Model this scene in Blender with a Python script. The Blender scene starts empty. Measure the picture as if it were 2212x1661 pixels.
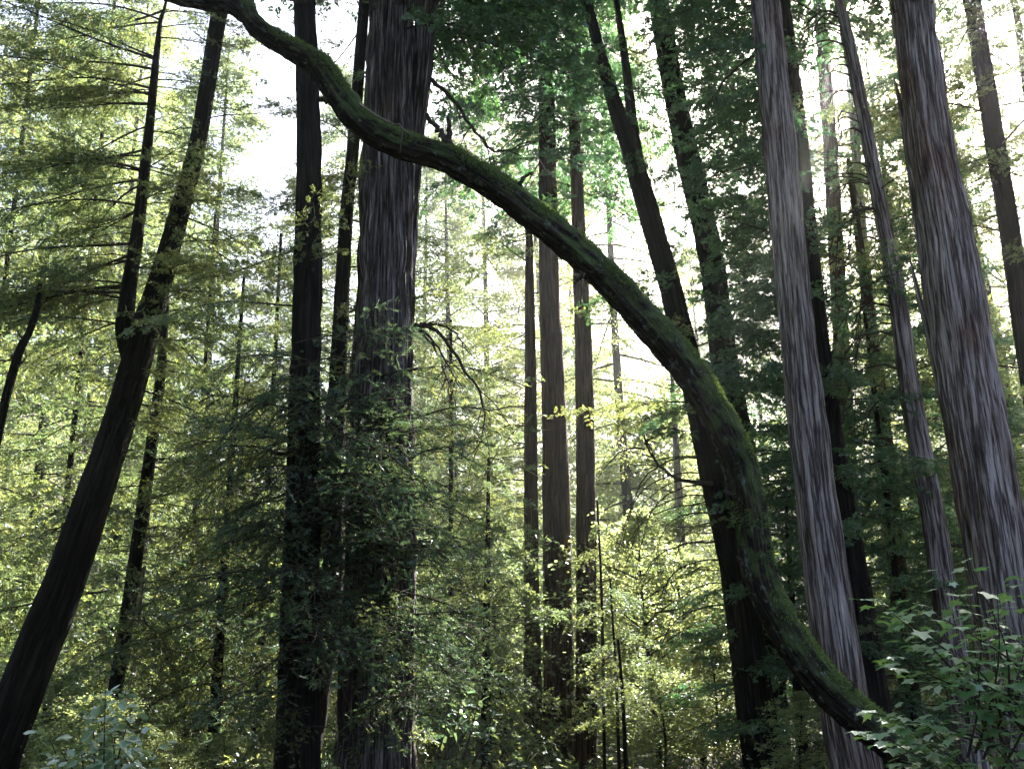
import bpy, math, random
import numpy as np
from mathutils import Vector, Matrix

random.seed(7)
RNG = np.random.default_rng(7)
SC = bpy.context.scene
COL = SC.collection

# ------------------------------------------------------------------ camera
CAM = np.array([0.0, 0.0, 1.6])
PITCH, ROLL, FPX = math.radians(16.0), math.radians(-2.36), 2150.0
W0, H0 = 2212.0, 1661.0                       # measuring grid used for the photograph
_f = np.array([0, math.cos(PITCH), math.sin(PITCH)])
_r0 = np.array([1.0, 0, 0]); _u0 = np.array([0, -math.sin(PITCH), math.cos(PITCH)])
RIGHT = _r0 * math.cos(ROLL) + _u0 * math.sin(ROLL)
UP = -_r0 * math.sin(ROLL) + _u0 * math.cos(ROLL)
cam_d = bpy.data.cameras.new('camera'); cam = bpy.data.objects.new('camera', cam_d); COL.objects.link(cam)
cam_d.sensor_width = 36.0; cam_d.lens = 36.0 * FPX / W0
cam_d.clip_start = 0.1; cam_d.clip_end = 2000.0
cam.matrix_world = Matrix(((RIGHT[0], UP[0], -_f[0], CAM[0]), (RIGHT[1], UP[1], -_f[1], CAM[1]),
                           (RIGHT[2], UP[2], -_f[2], CAM[2]), (0, 0, 0, 1)))
SC.camera = cam

def ray(px, py):
    return _f * FPX + (px - W0 / 2) * RIGHT - (py - H0 / 2) * UP
def at(px, py, Y):                             # world point seen at a pixel, Y metres ahead
    d = ray(px, py); return CAM + d * (Y / d[1])
def proj(p):
    q = np.asarray(p) - CAM; z = q @ _f
    return W0 / 2 + FPX * (q @ RIGHT) / z, H0 / 2 - FPX * (q @ UP) / z, z
def mpp(px, py, Y):                            # metres per measuring pixel there
    d = ray(px, py); return (Y / d[1])

# ------------------------------------------------------------------ light
sd = ray(1985, -150); sd = sd / np.linalg.norm(sd)
SUN_EL = math.asin(sd[2]); SUN_AZ = math.atan2(sd[0], sd[1])
world = bpy.data.worlds.new('World'); SC.world = world; world.use_nodes = True
wn = world.node_tree; wn.nodes.clear()
sky = wn.nodes.new('ShaderNodeTexSky'); sky.sky_type = 'NISHITA'; sky.sun_disc = False
sky.sun_elevation = SUN_EL; sky.sun_rotation = SUN_AZ; sky.air_density = 1.0; sky.dust_density = 3.5
bg = wn.nodes.new('ShaderNodeBackground'); bg.inputs['Strength'].default_value = 0.06
wo = wn.nodes.new('ShaderNodeOutputWorld')
wn.links.new(sky.outputs[0], bg.inputs[0]); wn.links.new(bg.outputs[0], wo.inputs[0])
sun_d = bpy.data.lights.new('sun', 'SUN'); sun_d.energy = 5.0; sun_d.angle = math.radians(0.53)
sun_d.color = (1.0, 0.95, 0.86)
sun = bpy.data.objects.new('sun', sun_d); COL.objects.link(sun); sun.location = (0, 0, 80)
sun.rotation_euler = Vector(-sd).to_track_quat('-Z', 'Y').to_euler()
vs = SC.view_settings; vs.view_transform = 'Standard'; vs.look = 'None'; vs.gamma = 1.0
vs.use_curve_mapping = False; vs.exposure = 3.1
SC.render.engine = 'CYCLES'
cy = SC.cycles
cy.max_bounces = 4; cy.diffuse_bounces = 3; cy.transmission_bounces = 3; cy.glossy_bounces = 2
cy.volume_bounces = 1; cy.transparent_max_bounces = 8; cy.use_denoising = True
cy.sample_clamp_indirect = 4.0; cy.caustics_reflective = False; cy.caustics_refractive = False

# ------------------------------------------------------------------ helpers
def _hash(ix, iy, iz, seed):
    n = (ix.astype(np.int64) * 374761393 + iy.astype(np.int64) * 668265263 + iz.astype(np.int64) * 1274126177 + seed * 974711) & 0xffffffff
    n = ((n ^ (n >> 13)) * 1274126177) & 0xffffffff
    n = ((n ^ (n >> 16)) * 2246822519) & 0xffffffff
    return ((n ^ (n >> 15)) & 0xffffff) / float(0xffffff)
def vnoise(x, y, z, seed=0):
    x, y, z = np.broadcast_arrays(np.asarray(x, float), np.asarray(y, float), np.asarray(z, float))
    ix, iy, iz = np.floor(x), np.floor(y), np.floor(z)
    fx, fy, fz = x - ix, y - iy, z - iz
    fx, fy, fz = [t * t * (3 - 2 * t) for t in (fx, fy, fz)]
    r = 0
    for a in (0, 1):
        for b in (0, 1):
            for c in (0, 1):
                w = (fx if a else 1 - fx) * (fy if b else 1 - fy) * (fz if c else 1 - fz)
                r = r + w * _hash(ix + a, iy + b, iz + c, seed)
    return r

def ground_z(x, y):
    x = np.asarray(x, float); y = np.asarray(y, float)
    z = -0.052 * np.clip(y - 8, 0, 24)
    z = z + 0.30 * np.clip(y - 55, 0, 95) * np.clip((y - 55) / 25, 0, 1)
    z = z + 0.55 * np.clip(-x - 34, 0, 80) + 0.45 * np.clip(x - 48, 0, 80)      # canyon sides, raised to block low sky
    z = z + 0.12 * np.clip(-y - 7, 0, 60)
    z = z + 0.5 * (vnoise(x * .15, y * .15, 3.3, 5) - .5) * np.clip((np.hypot(x, y) - 4) / 8, 0, 1)
    return z

def mesh_obj(name, verts, faces, mats, parent=None, smooth=False, mat_idx=None, attrs=None):
    me = bpy.data.meshes.new(name)
    verts = np.asarray(verts, np.float32).reshape(-1, 3); faces = np.asarray(faces, np.int32)
    nf, k = faces.shape
    me.vertices.add(len(verts)); me.vertices.foreach_set('co', verts.ravel())
    me.loops.add(nf * k); me.loops.foreach_set('vertex_index', faces.ravel())
    me.polygons.add(nf)
    me.polygons.foreach_set('loop_start', np.arange(nf, dtype=np.int32) * k)
    if smooth: me.polygons.foreach_set('use_smooth', np.ones(nf, bool))
    if mat_idx is not None: me.polygons.foreach_set('material_index', np.asarray(mat_idx, np.int32))
    for m in (mats if isinstance(mats, (list, tuple)) else [mats]): me.materials.append(m)
    for an, (typ, data) in (attrs or {}).items():
        a = me.attributes.new(an, typ, 'POINT')
        a.data.foreach_set('vector' if typ == 'FLOAT_VECTOR' else 'value', np.asarray(data, np.float32).ravel())
    me.update(calc_edges=True)
    o = bpy.data.objects.new(name, me); COL.objects.link(o)
    if parent is not None: o.parent = parent
    return o

def thing(name, label, cat, loc, group=None):
    o = bpy.data.objects.new(name, None); COL.objects.link(o)
    o.empty_display_size = .2; o.location = tuple(loc); o['label'] = label; o['category'] = cat
    if group: o['group'] = group
    return o

def catmull(P, n):
    P = np.asarray(P, float)
    if len(P) == 2: return P[0] + (P[1] - P[0]) * np.linspace(0, 1, n)[:, None]
    E = np.vstack([2 * P[0] - P[1], P, 2 * P[-1] - P[-2]])
    d = np.r_[0, np.cumsum(np.linalg.norm(np.diff(P[:, :3], axis=0), axis=1))]
    s = np.linspace(0, d[-1], n); out = np.zeros((n, P.shape[1]))
    for i, v in enumerate(s):
        k = min(np.searchsorted(d, v, 'right') - 1, len(P) - 2); k = max(k, 0)
        t = (v - d[k]) / max(d[k + 1] - d[k], 1e-9)
        a, b, c, e = E[k], E[k + 1], E[k + 2], E[k + 3]
        out[i] = .5 * (2 * b + (c - a) * t + (2 * a - 5 * b + 4 * c - e) * t * t + (3 * b - a - 3 * c + e) * t ** 3)
    return out

def frames(P):
    T = np.gradient(P, axis=0); T /= np.linalg.norm(T, axis=1)[:, None] + 1e-12
    N = np.zeros_like(P); B = np.zeros_like(P)
    ref = np.array([1.0, 0, 0]) if abs(T[0][0]) < .9 else np.array([0, 1.0, 0])
    for i in range(len(P)):
        n = ref - T[i] * (ref @ T[i]); n /= np.linalg.norm(n) + 1e-12
        N[i] = n; B[i] = np.cross(T[i], n); ref = n
    return T, N, B

def tube(P, R, k=5):                            # verts, quad faces of a plain tapered tube
    P = np.asarray(P, float); R = np.broadcast_to(np.asarray(R, float), (len(P),))
    T, N, B = frames(P); a = np.arange(k) * 2 * math.pi / k
    V = P[:, None, :] + R[:, None, None] * (np.cos(a)[None, :, None] * N[:, None, :] + np.sin(a)[None, :, None] * B[:, None, :])
    n = len(P); i = np.arange(n - 1)[:, None] * k; j = np.arange(k)[None, :]; j2 = (j + 1) % k
    F = np.stack([i + j, i + j2, i + k + j2, i + k + j], -1).reshape(-1, 4)
    return V.reshape(-1, 3), F

def join(parts):
    V, F, o = [], [], 0
    for v, f in parts: V.append(v); F.append(f + o); o += len(v)
    return np.vstack(V), np.vstack(F)

# ------------------------------------------------------------------ materials
def mat(name):
    m = bpy.data.materials.new(name); m.use_nodes = True; nt = m.node_tree; nt.nodes.clear()
    out = nt.nodes.new('ShaderNodeOutputMaterial'); return m, nt, out
def ramp(nt, stops, src):
    r = nt.nodes.new('ShaderNodeValToRGB'); e = r.color_ramp.elements
    while len(e) < len(stops): e.new(.5)
    for k, (p, c) in enumerate(stops): e[k].position = p; e[k].color = (*c, 1)
    nt.links.new(src, r.inputs[0]); return r.outputs[0]
def noise(nt, vec, scale, detail=4, rough=.6):
    n = nt.nodes.new('ShaderNodeTexNoise'); n.inputs['Scale'].default_value = scale
    n.inputs['Detail'].default_value = detail; n.inputs['Roughness'].default_value = rough
    nt.links.new(vec, n.inputs['Vector']); return n.outputs['Fac']
def vmul(nt, vec, s):
    v = nt.nodes.new('ShaderNodeVectorMath'); v.operation = 'MULTIPLY'; nt.links.new(vec, v.inputs[0]); v.inputs[1].default_value = s
    return v.outputs[0]
def mixc(nt, fac, a, b, mode='MIX'):
    m = nt.nodes.new('ShaderNodeMix'); m.data_type = 'RGBA'; m.blend_type = mode
    for sock, v in ((m.inputs['Factor'], fac), (m.inputs['A'], a), (m.inputs['B'], b)):
        pass
    ins = {i.identifier: i for i in m.inputs}
    for key, v in (('Factor_Float', fac), ('A_Color', a), ('B_Color', b)):
        if isinstance(v, (int, float)): ins[key].default_value = v
        elif isinstance(v, tuple): ins[key].default_value = (*v, 1)
        else: nt.links.new(v, ins[key])
    return [o for o in m.outputs if o.identifier == 'Result_Color'][0]

def bark_material(name, dark, mid, light, cracks=.85, moss=None, moss_top=.0, lichen=None):
    m, nt, out = mat(name)
    a = nt.nodes.new('ShaderNodeAttribute'); a.attribute_name = 'bark'; vec = a.outputs['Vector']
    fine = noise(nt, vmul(nt, vec, (40, 40, 1.5)), 1.0, 6, .65)
    broad = noise(nt, vmul(nt, vec, (6, 6, .9)), 1.0, 5, .6)
    c = ramp(nt, [(.30, dark), (.50, mid), (.68, light)], fine)
    c2 = ramp(nt, [(.30, (.6, .56, .55)), (.66, (1.2, 1.18, 1.2))], broad)
    c = mixc(nt, 1.0, c, c2, 'MULTIPLY')
    pat = ramp(nt, [(.52, (1, 1, 1)), (.68, (.72, .56, .48))], noise(nt, vmul(nt, vec, (2.2, 2.2, .7)), 1.0, 5, .65))
    c = mixc(nt, 1.0, c, pat, 'MULTIPLY')
    crn = noise(nt, vmul(nt, vec, (17, 17, .6)), 1.0, 5, .6)
    crk = ramp(nt, [(.43, (1, 1, 1)), (.475, (.13, .10, .10)), (.51, (.13, .10, .10)), (.555, (1, 1, 1))], crn)
    c = mixc(nt, cracks, c, crk, 'MULTIPLY')
    fibre = noise(nt, vmul(nt, vec, (110, 110, 12)), 1.0, 4, .6)
    if moss:
        g = nt.nodes.new('ShaderNodeNewGeometry'); sx = nt.nodes.new('ShaderNodeSeparateXYZ'); nt.links.new(g.outputs['Normal'], sx.inputs[0])
        mn = noise(nt, vmul(nt, vec, (7, 7, 3.5)), 1.0, 6, .65)
        ad = nt.nodes.new('ShaderNodeMath'); ad.operation = 'MULTIPLY_ADD'; nt.links.new(sx.outputs[2], ad.inputs[0]); ad.inputs[1].default_value = .35; nt.links.new(mn, ad.inputs[2])
        ms = nt.nodes.new('ShaderNodeMapRange'); ms.inputs[1].default_value = .50 - moss_top; ms.inputs[2].default_value = .66 - moss_top; nt.links.new(ad.outputs[0], ms.inputs[0])
        gr = ramp(nt, [(.3, tuple(v * .5 for v in moss)), (.7, moss)], noise(nt, vmul(nt, vec, (60, 60, 40)), 1.0, 4, .7))
        if lichen:
            lf = ramp(nt, [(.56, (0, 0, 0)), (.66, (1, 1, 1))], noise(nt, vmul(nt, vec, (14, 14, 9)), 1.0, 5, .7))
            c = mixc(nt, lf, c, lichen)
        c = mixc(nt, ms.outputs[0], c, gr)
    p = nt.nodes.new('ShaderNodeBsdfPrincipled'); p.inputs['Roughness'].default_value = .9
    p.inputs['Specular IOR Level'].default_value = .2
    nt.links.new(c, p.inputs['Base Color'])
    h = nt.nodes.new('ShaderNodeMath'); h.operation = 'ADD'; nt.links.new(crk, h.inputs[0]); nt.links.new(fibre, h.inputs[1])
    b = nt.nodes.new('ShaderNodeBump'); b.inputs['Strength'].default_value = 1.0; b.inputs['Distance'].default_value = .03
    nt.links.new(h.outputs[0], b.inputs['Height']); nt.links.new(b.outputs[0], p.inputs['Normal'])
    nt.links.new(p.outputs[0], out.inputs[0]); return m

def leaf_material(name, refl, trans, gloss=.06, rough=.45, dead=None):
    m, nt, out = mat(name)
    a = nt.nodes.new('ShaderNodeAttribute'); a.attribute_name = 'tint'
    oi = nt.nodes.new('ShaderNodeObjectInfo')
    def var(c):
        lo = tuple(v * k for v, k in zip(c, (.55, .6, .6))); hi = tuple(v * k for v, k in zip(c, (1.4, 1.28, 1.15)))
        base = ramp(nt, [(.0, lo), (.5, c), (.97, hi)] + ([(1.0, dead)] if dead else []), a.outputs['Fac'])
        tone = ramp(nt, [(0, (.75, .92, 1.05)), (1, (1.12, 1.05, .9))], oi.outputs['Random'])
        return mixc(nt, 1.0, base, tone, 'MULTIPLY')
    d = nt.nodes.new('ShaderNodeBsdfDiffuse'); nt.links.new(var(refl), d.inputs[0])
    t = nt.nodes.new('ShaderNodeBsdfTranslucent'); nt.links.new(var(trans), t.inputs[0])
    ad = nt.nodes.new('ShaderNodeAddShader'); nt.links.new(d.outputs[0], ad.inputs[0]); nt.links.new(t.outputs[0], ad.inputs[1])
    g = nt.nodes.new('ShaderNodeBsdfGlossy'); g.inputs['Roughness'].default_value = rough; g.inputs[0].default_value = (.9, .95, 1, 1)
    mx = nt.nodes.new('ShaderNodeMixShader'); mx.inputs[0].default_value = gloss
    nt.links.new(ad.outputs[0], mx.inputs[1]); nt.links.new(g.outputs[0], mx.inputs[2])
    nt.links.new(mx.outputs[0], out.inputs[0]); return m

def plain_material(name, lo, hi, scale=8, rough=.9):
    m, nt, out = mat(name)
    tc = nt.nodes.new('ShaderNodeTexCoord')
    c = ramp(nt, [(.3, lo), (.7, hi)], noise(nt, tc.outputs['Object'], scale, 6, .7))
    p = nt.nodes.new('ShaderNodeBsdfPrincipled'); p.inputs['Roughness'].default_value = rough; p.inputs['Specular IOR Level'].default_value = .15
    nt.links.new(c, p.inputs['Base Color']); nt.links.new(p.outputs[0], out.inputs[0]); return m

M = {
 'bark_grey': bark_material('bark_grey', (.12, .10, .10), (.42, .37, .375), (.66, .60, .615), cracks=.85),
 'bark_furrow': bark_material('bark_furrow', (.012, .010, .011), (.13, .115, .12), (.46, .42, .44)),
 'bark_shaded': bark_material('bark_shaded', (.006, .005, .005), (.018, .015, .014), (.05, .043, .042)),  # near-black: the trunks' shade is put into the bark colour
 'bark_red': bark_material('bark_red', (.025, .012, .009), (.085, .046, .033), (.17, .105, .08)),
 'bark_moss': bark_material('bark_moss', (.02, .017, .014), (.06, .05, .04), (.13, .12, .10), moss=(.125, .175, .065), moss_top=.05, lichen=(.20, .23, .20)),
 'twig': plain_material('twig', (.03, .022, .018), (.09, .07, .06), 20),
 'twig_pale': plain_material('twig_pale', (.12, .10, .09), (.30, .27, .25), 20),
 'ground': plain_material('ground', (.012, .009, .007), (.042, .030, .022), 1.5),
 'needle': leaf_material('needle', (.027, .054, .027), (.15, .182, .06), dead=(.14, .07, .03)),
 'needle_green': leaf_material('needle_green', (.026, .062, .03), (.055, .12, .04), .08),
 'needle_blue': leaf_material('needle_blue', (.036, .066, .038), (.07, .11, .045), .06, .5, dead=(.20, .10, .05)),
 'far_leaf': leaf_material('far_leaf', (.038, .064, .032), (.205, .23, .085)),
 'broad': leaf_material('broad', (.052, .085, .04), (.28, .295, .11), .08, .35),
 'maple': leaf_material('maple', (.075, .16, .065), (.12, .22, .05), .2, .4),
 'laurel': leaf_material('laurel', (.11, .18, .10), (.14, .20, .07), .25, .35),
 'moss_tuft': leaf_material('moss_tuft', (.14, .19, .07), (.07, .10, .02), .02),
}

# ------------------------------------------------------------------ the setting: ground
def make_ground():
    t = np.linspace(-1, 1, 181); g = np.sign(t) * np.abs(t) ** 1.8 * 165
    X, Y = np.meshgrid(g, g + 20)
    Z = ground_z(X, Y)
    n = len(t); i = np.arange(n - 1)
    I, J = np.meshgrid(i, i); a = J * n + I
    F = np.stack([a, a + 1, a + n + 1, a + n], -1).reshape(-1, 4)
    o = mesh_obj('ground', np.stack([X, Y, Z], -1).reshape(-1, 3), F, M['ground'], smooth=True)
    o['kind'] = 'structure'
make_ground()

# ------------------------------------------------------------------ leaves
def leaf_quads(C, D, Nn, ln, wd):               # diamond leaves from base point C along D
    S = np.cross(D, Nn); S /= np.linalg.norm(S, axis=1)[:, None] + 1e-9
    ln = np.asarray(ln)[:, None]; wd = np.asarray(wd)[:, None]
    V = np.stack([C, C + D * ln * .45 + S * wd * .5, C + D * ln, C + D * ln * .45 - S * wd * .5], 1)
    return V
def unit(v): return v / (np.linalg.norm(v, axis=-1, keepdims=True) + 1e-9)
def leaf_mesh_data(V):
    n = len(V); F = np.arange(n * 4).reshape(n, 4)
    return V.reshape(-1, 3), F

def bough_data(L, seed, step=.11, spray=(.12, .26), leaf=(.045, .075), wleaf=.017, droop=.25, n_leaf=10, width=.42, bare=.12, hang=.15):
    """one bough along +X: main limb, flat branchlets, feathery sprays. returns wood tubes and leaf quads"""
    r = np.random.default_rng(seed)
    t = np.linspace(0, 1, 10)
    ph = r.uniform(0, 6, 2)
    P = np.stack([L * t, .05 * L * np.sin(3 * t + ph[0]) * t, L * (.08 * np.sin(4 * t + ph[1]) * t - droop * t ** 2)], 1)
    wood = [tube(P, (.0065 * L + .004) * (1 - .85 * t), 5)]
    C, D, N, LN, WD = [], [], [], [], []
    side = 1; s = bare
    while s < 1.0:
        p = np.array([np.interp(s, t, P[:, k]) for k in range(3)])
        l = L * width * (1 - .72 * s) * r.choice([.45, .8, 1.0, 1.25]) * r.uniform(.7, 1.15) * min(1, .45 + s * 2.2)
        ang = math.radians(r.uniform(38, 70)) * side
        d = np.array([math.cos(ang), math.sin(ang), r.normal(0, .14)])
        m = max(4, int(l / .16)); q = np.linspace(0, 1, m)
        B = p + d * l * q[:, None]; B[:, 2] -= hang * l * q ** 2 * 2; B += r.normal(0, .012, B.shape) * q[:, None]
        wood.append(tube(B, .006 * (1 - .8 * q) + .0015, 3))
        ns = max(3, int(l / .065))
        for k in range(ns):
            qq = (k + r.uniform(.2, 1)) / ns
            if qq < .12 or r.random() < .25: continue
            b = np.array([np.interp(qq, q, B[:, j]) for j in range(3)])
            sl = r.uniform(*spray) * (1.1 - .4 * qq)
            a2 = ang + (1 if k % 2 else -1) * math.radians(r.uniform(25, 65))
            sdv = unit(np.array([math.cos(a2), math.sin(a2), r.normal(-.35, .5)]))
            u = np.linspace(.1, 1, n_leaf); nn = unit(np.array([0, 0, 1.0]) + r.normal(0, .75, 3))
            lat = unit(np.cross(nn, sdv)); sg = np.where(np.arange(n_leaf) % 2, 1.0, -1.0)[:, None]
            C.append(b + sdv * sl * u[:, None]); D.append(unit(sdv * .75 + lat * sg * .75 + r.normal(0, .15, (n_leaf, 3))))
            N.append(np.repeat(nn[None], n_leaf, 0) + r.normal(0, .3, (n_leaf, 3)))
            LN.append(r.uniform(*leaf, n_leaf) * (1.15 - .55 * u)); WD.append(np.full(n_leaf, wleaf) * r.uniform(.7, 1.3, n_leaf))
        side = -side if r.random() < .8 else side; s += step * r.uniform(.3, 1.7) / max(L, .5)
    V = leaf_quads(np.vstack(C), np.vstack(D), np.vstack(N), np.concatenate(LN), np.concatenate(WD))
    return wood, V, r

BOUGH = {}
def bough_set(key, n, material, wood_mat='twig', **kw):
    out = []
    for k in range(n):
        L = kw.pop('L') if False else kw['L']
        a = dict(kw); a.pop('L')
        wood, V, r = bough_data(L, hash_seed(key) + k, **a)
        wv, wf = join(wood); lv, lf = leaf_mesh_data(V)
        tint = np.repeat(r.uniform(0, 1, len(V)), 4)
        wo_ = mesh_obj('bough', wv, wf, M[wood_mat], smooth=True)
        fo_ = mesh_obj('foliage', lv, lf, M[material], attrs={'tint': ('FLOAT', tint)})
        out.append((wo_.data, fo_.data, V)); bpy.data.objects.remove(wo_); bpy.data.objects.remove(fo_)
    BOUGH[key] = out
def hash_seed(s): return sum(ord(c) * (i + 3) for i, c in enumerate(s)) * 17

bough_set('airy', 6, 'needle', L=3.2, step=.11, spray=(.14, .30), leaf=(.06, .10), wleaf=.030, droop=.14, n_leaf=10, width=.46)
bough_set('dense', 6, 'needle_green', L=2.6, step=.075, spray=(.14, .28), leaf=(.06, .10), wleaf=.036, droop=.22, n_leaf=11, width=.55)
bough_set('hang', 5, 'needle', L=2.2, step=.08, spray=(.14, .30), leaf=(.05, .085), wleaf=.028, droop=.45, n_leaf=11, width=.55, hang=.5)
bough_set('near', 6, 'needle_blue', L=1.5, step=.085, spray=(.10, .24), leaf=(.028, .048), wleaf=.009, droop=.4, n_leaf=28, width=.42, hang=.35)

def add_bough(tree, key, p, az, pitch, scale, roll=0.0):
    wd, fd, V = BOUGH[key][random.randrange(len(BOUGH[key]))]
    b = bpy.data.objects.new('bough', wd); COL.objects.link(b); b.parent = tree
    b.matrix_local = Matrix.Translation(Vector(p) - tree.location) @ Matrix.Rotation(az, 4, 'Z') @ Matrix.Rotation(-pitch, 4, 'Y') @ Matrix.Rotation(roll, 4, 'X') @ Matrix.Scale(scale, 4)
    f = bpy.data.objects.new('foliage', fd); COL.objects.link(f); f.parent = b
    return b

# sky windows the photograph shows between the crowns (measuring px: x, y, radius)
GAPS = [(60, 60, 55), (545, 140, 75), (520, 320, 60), (1000, 490, 55), (1300, 510, 60), (1325, 790, 75), (1860, 90, 75), (1460, 470, 45), (1375, 60, 45),
        (1040, 640, 40), (2150, 620, 60), (1690, 880, 35), (60, 900, 50)]
def in_gap(p, pad=1.0):
    x, y, z = proj(p)
    if z < 1: return False
    return any(math.hypot(x - a, y - b) < r * pad for a, b, r in GAPS)

# ------------------------------------------------------------------ trunks
def trunk_path(ctrl, D, top=0.0, n_min=30, step=.08, rmin=.03, base=True):
    """ctrl: (x, y, width) in measuring px from top to bottom. returns points and radii, ground first"""
    P = []
    for c in reversed(ctrl):
        x, y, w = c[:3]; d = c[3] if len(c) > 3 else D
        p = at(x, y, d); P.append([*p, w * .5 * mpp(x, y, d)])
    P = np.array(P)
    if base:
        dirn = P[0, :3] - P[min(1, len(P) - 1), :3]; dirn /= np.linalg.norm(dirn)
        dirn = unit(dirn + np.array([0, 0, -.8])); q = P[0].copy(); slope = 0.02
        k = 0
        while q[2] > ground_z(q[0], q[1]) - .25 and k < 200:
            q = np.array([*(q[:3] + dirn * .15), q[3] + slope * .15]); k += 1
        if k: P = np.vstack([q, P])
    if top > P[-1, 2]:
        a, b = P[-1], P[-2]; dv = unit(a[:3] - b[:3]); dv = unit(dv + np.array([0, 0, .6])); L = (top - a[2]) / dv[2]
        q = np.array([*(a[:3] + dv * L), max(rmin, a[3] * .35)])
        mid = (a + q) / 2
        P = np.vstack([P, mid, q])
    length = np.linalg.norm(np.diff(P[:, :3], axis=0), axis=1).sum()
    return catmull(P, int(max(n_min, min(420, length / step))))

def trunk_mesh(tree, path, material, k=64, seed=0, flute=.05, ridge=.022, cell=.10, stretch=.18, name='trunk', burl=0.0):
    P, R = path[:, :3] - np.array(tree.location), path[:, 3]
    T, N, B = frames(P); a = np.arange(k) * 2 * math.pi / k
    s = np.r_[0, np.cumsum(np.linalg.norm(np.diff(P, axis=0), axis=1))]
    A, S = np.meshgrid(a, s); RR = R[:, None]
    R0 = float(np.median(R)); cx, cy_ = np.cos(A) * R0, np.sin(A) * R0
    fl = vnoise(np.cos(A) * 1.6, np.sin(A) * 1.6, S * .12, seed) - .5
    n1 = vnoise(cx / cell, cy_ / cell, S * stretch / cell, seed + 1); n2 = vnoise(cx / cell * 2.3, cy_ / cell * 2.3, S * stretch / cell * 1.7, seed + 2)
    rid = (1 - np.abs(2 * n1 - 1)) ** 1.5; rid2 = (1 - np.abs(2 * n2 - 1)) ** 2
    lump = vnoise(cx * 5, cy_ * 5, S * 2.2, seed + 3) - .5
    sc = np.minimum(1, RR / .25)
    r = RR * (1 + flute * 2 * fl) - ridge * sc * (rid + .5 * rid2 - .6) + ridge * sc * .8 * lump
    if burl: r = r * (1 + burl * (vnoise(np.cos(A) * .9, np.sin(A) * .9, S * 2.6, seed + 8) - .5) + burl * .8 * (vnoise(np.cos(A) * 2, np.sin(A) * 2, S * 7, seed + 9) - .5))
    V = P[:, None, :] + r[..., None] * (np.cos(A)[..., None] * N[:, None, :] + np.sin(A)[..., None] * B[:, None, :])
    n = len(P); i = np.arange(n - 1)[:, None] * k; j = np.arange(k)[None, :]; j2 = (j + 1) % k
    F = np.stack([i + j, i + j2, i + k + j2, i + k + j], -1).reshape(-1, 4)
    bark = np.stack([cx, cy_, S + seed * 3.1], -1).reshape(-1, 3)
    V = V.reshape(-1, 3)
    # close the top
    return mesh_obj(name, V, F, M[material], tree, smooth=True, attrs={'bark': ('FLOAT_VECTOR', bark)})

def path_at_z(path, z):
    k = np.clip(np.searchsorted(path[:, 2], z), 1, len(path) - 1); a, b = path[k - 1], path[k]
    t = np.clip((z - a[2]) / max(b[2] - a[2], 1e-6), 0, 1); return a + (b - a) * t

def wood_tree(name, label, ctrl, D, material, top=0, group=None, k=64, seed=1, step=.08, cat='tree', **kw):
    path = trunk_path(ctrl, D, top, step=step)
    b = path[0, :3].copy(); b[2] = ground_z(b[0], b[1])
    t = thing(name, label, cat, b, group)
    trunk_mesh(t, path, material, k=k, seed=seed, **kw)
    return t, path

def dress(tree, path, key, z0, z1, n, az0=0, az1=2 * math.pi, pitch=(-.1, .25), scale=(.7, 1.2), gap=1.0, cone=0.0):
    """boughs set round a trunk between two heights"""
    g = random.uniform(0, 6)
    for i in range(n):
        z = z0 + (z1 - z0) * (i + random.random()) / n; q = path_at_z(path, z)
        az = az0 + ((g + i * 2.39996) % (2 * math.pi)) / (2 * math.pi) * (az1 - az0)
        sc = random.uniform(*scale) * (1 - cone * (z - z0) / max(z1 - z0, .1))
        p = q[:3] + np.array([math.cos(az), math.sin(az), 0]) * q[3] * .7
        mid = p + np.array([math.cos(az), math.sin(az), 0]) * 1.4 * sc
        tip = p + np.array([math.cos(az), math.sin(az), -.1]) * 2.5 * sc
        if gap and any(in_gap(p + (tip - p) * u, gap * 1.25) for u in (.25, .5, .75, 1.0)): continue
        add_bough(tree, key, p, az, random.uniform(*pitch), sc, random.uniform(-.4, .4))

def dead_branch(tree, pts, r0, r1=.004, twigs=6, material='twig', seed=0, twig_len=.6, droop=.5):
    """a bare limb through world points with drooping side twigs"""
    r = np.random.default_rng(seed + 900)
    P = catmull(np.asarray(pts, float), 16); q = np.linspace(0, 1, 16)
    P[1:-1] += r.normal(0, .012, (14, 3)) * min(1, r0 * 40)
    parts = [tube(P, r0 * (1 - q) + r1 * q, 5)]
    T = unit(np.gradient(P, axis=0))
    for i in range(twigs):
        k = int(r.uniform(.25, .95) * 15); p = P[k]; d = unit(T[k] + r.normal(0, .7, 3)); l = twig_len * r.uniform(.4, 1.2)
        t = np.linspace(0, 1, 7)[:, None]
        B = p + d * l * t + np.array([0, 0, -droop * l]) * t ** 2 + r.normal(0, .008, (7, 3)) * t
        parts.append(tube(B, (max(r1, r0 * .35) * (1 - .8 * t[:, 0])), 3))
    v, f = join(parts)
    return mesh_obj('dead_branch', v - np.array(tree.location), f, M[material], tree, smooth=True)

def pxs(pts, D): return [at(x, y, (p[0] if p else D)) for x, y, *p in pts]

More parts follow.
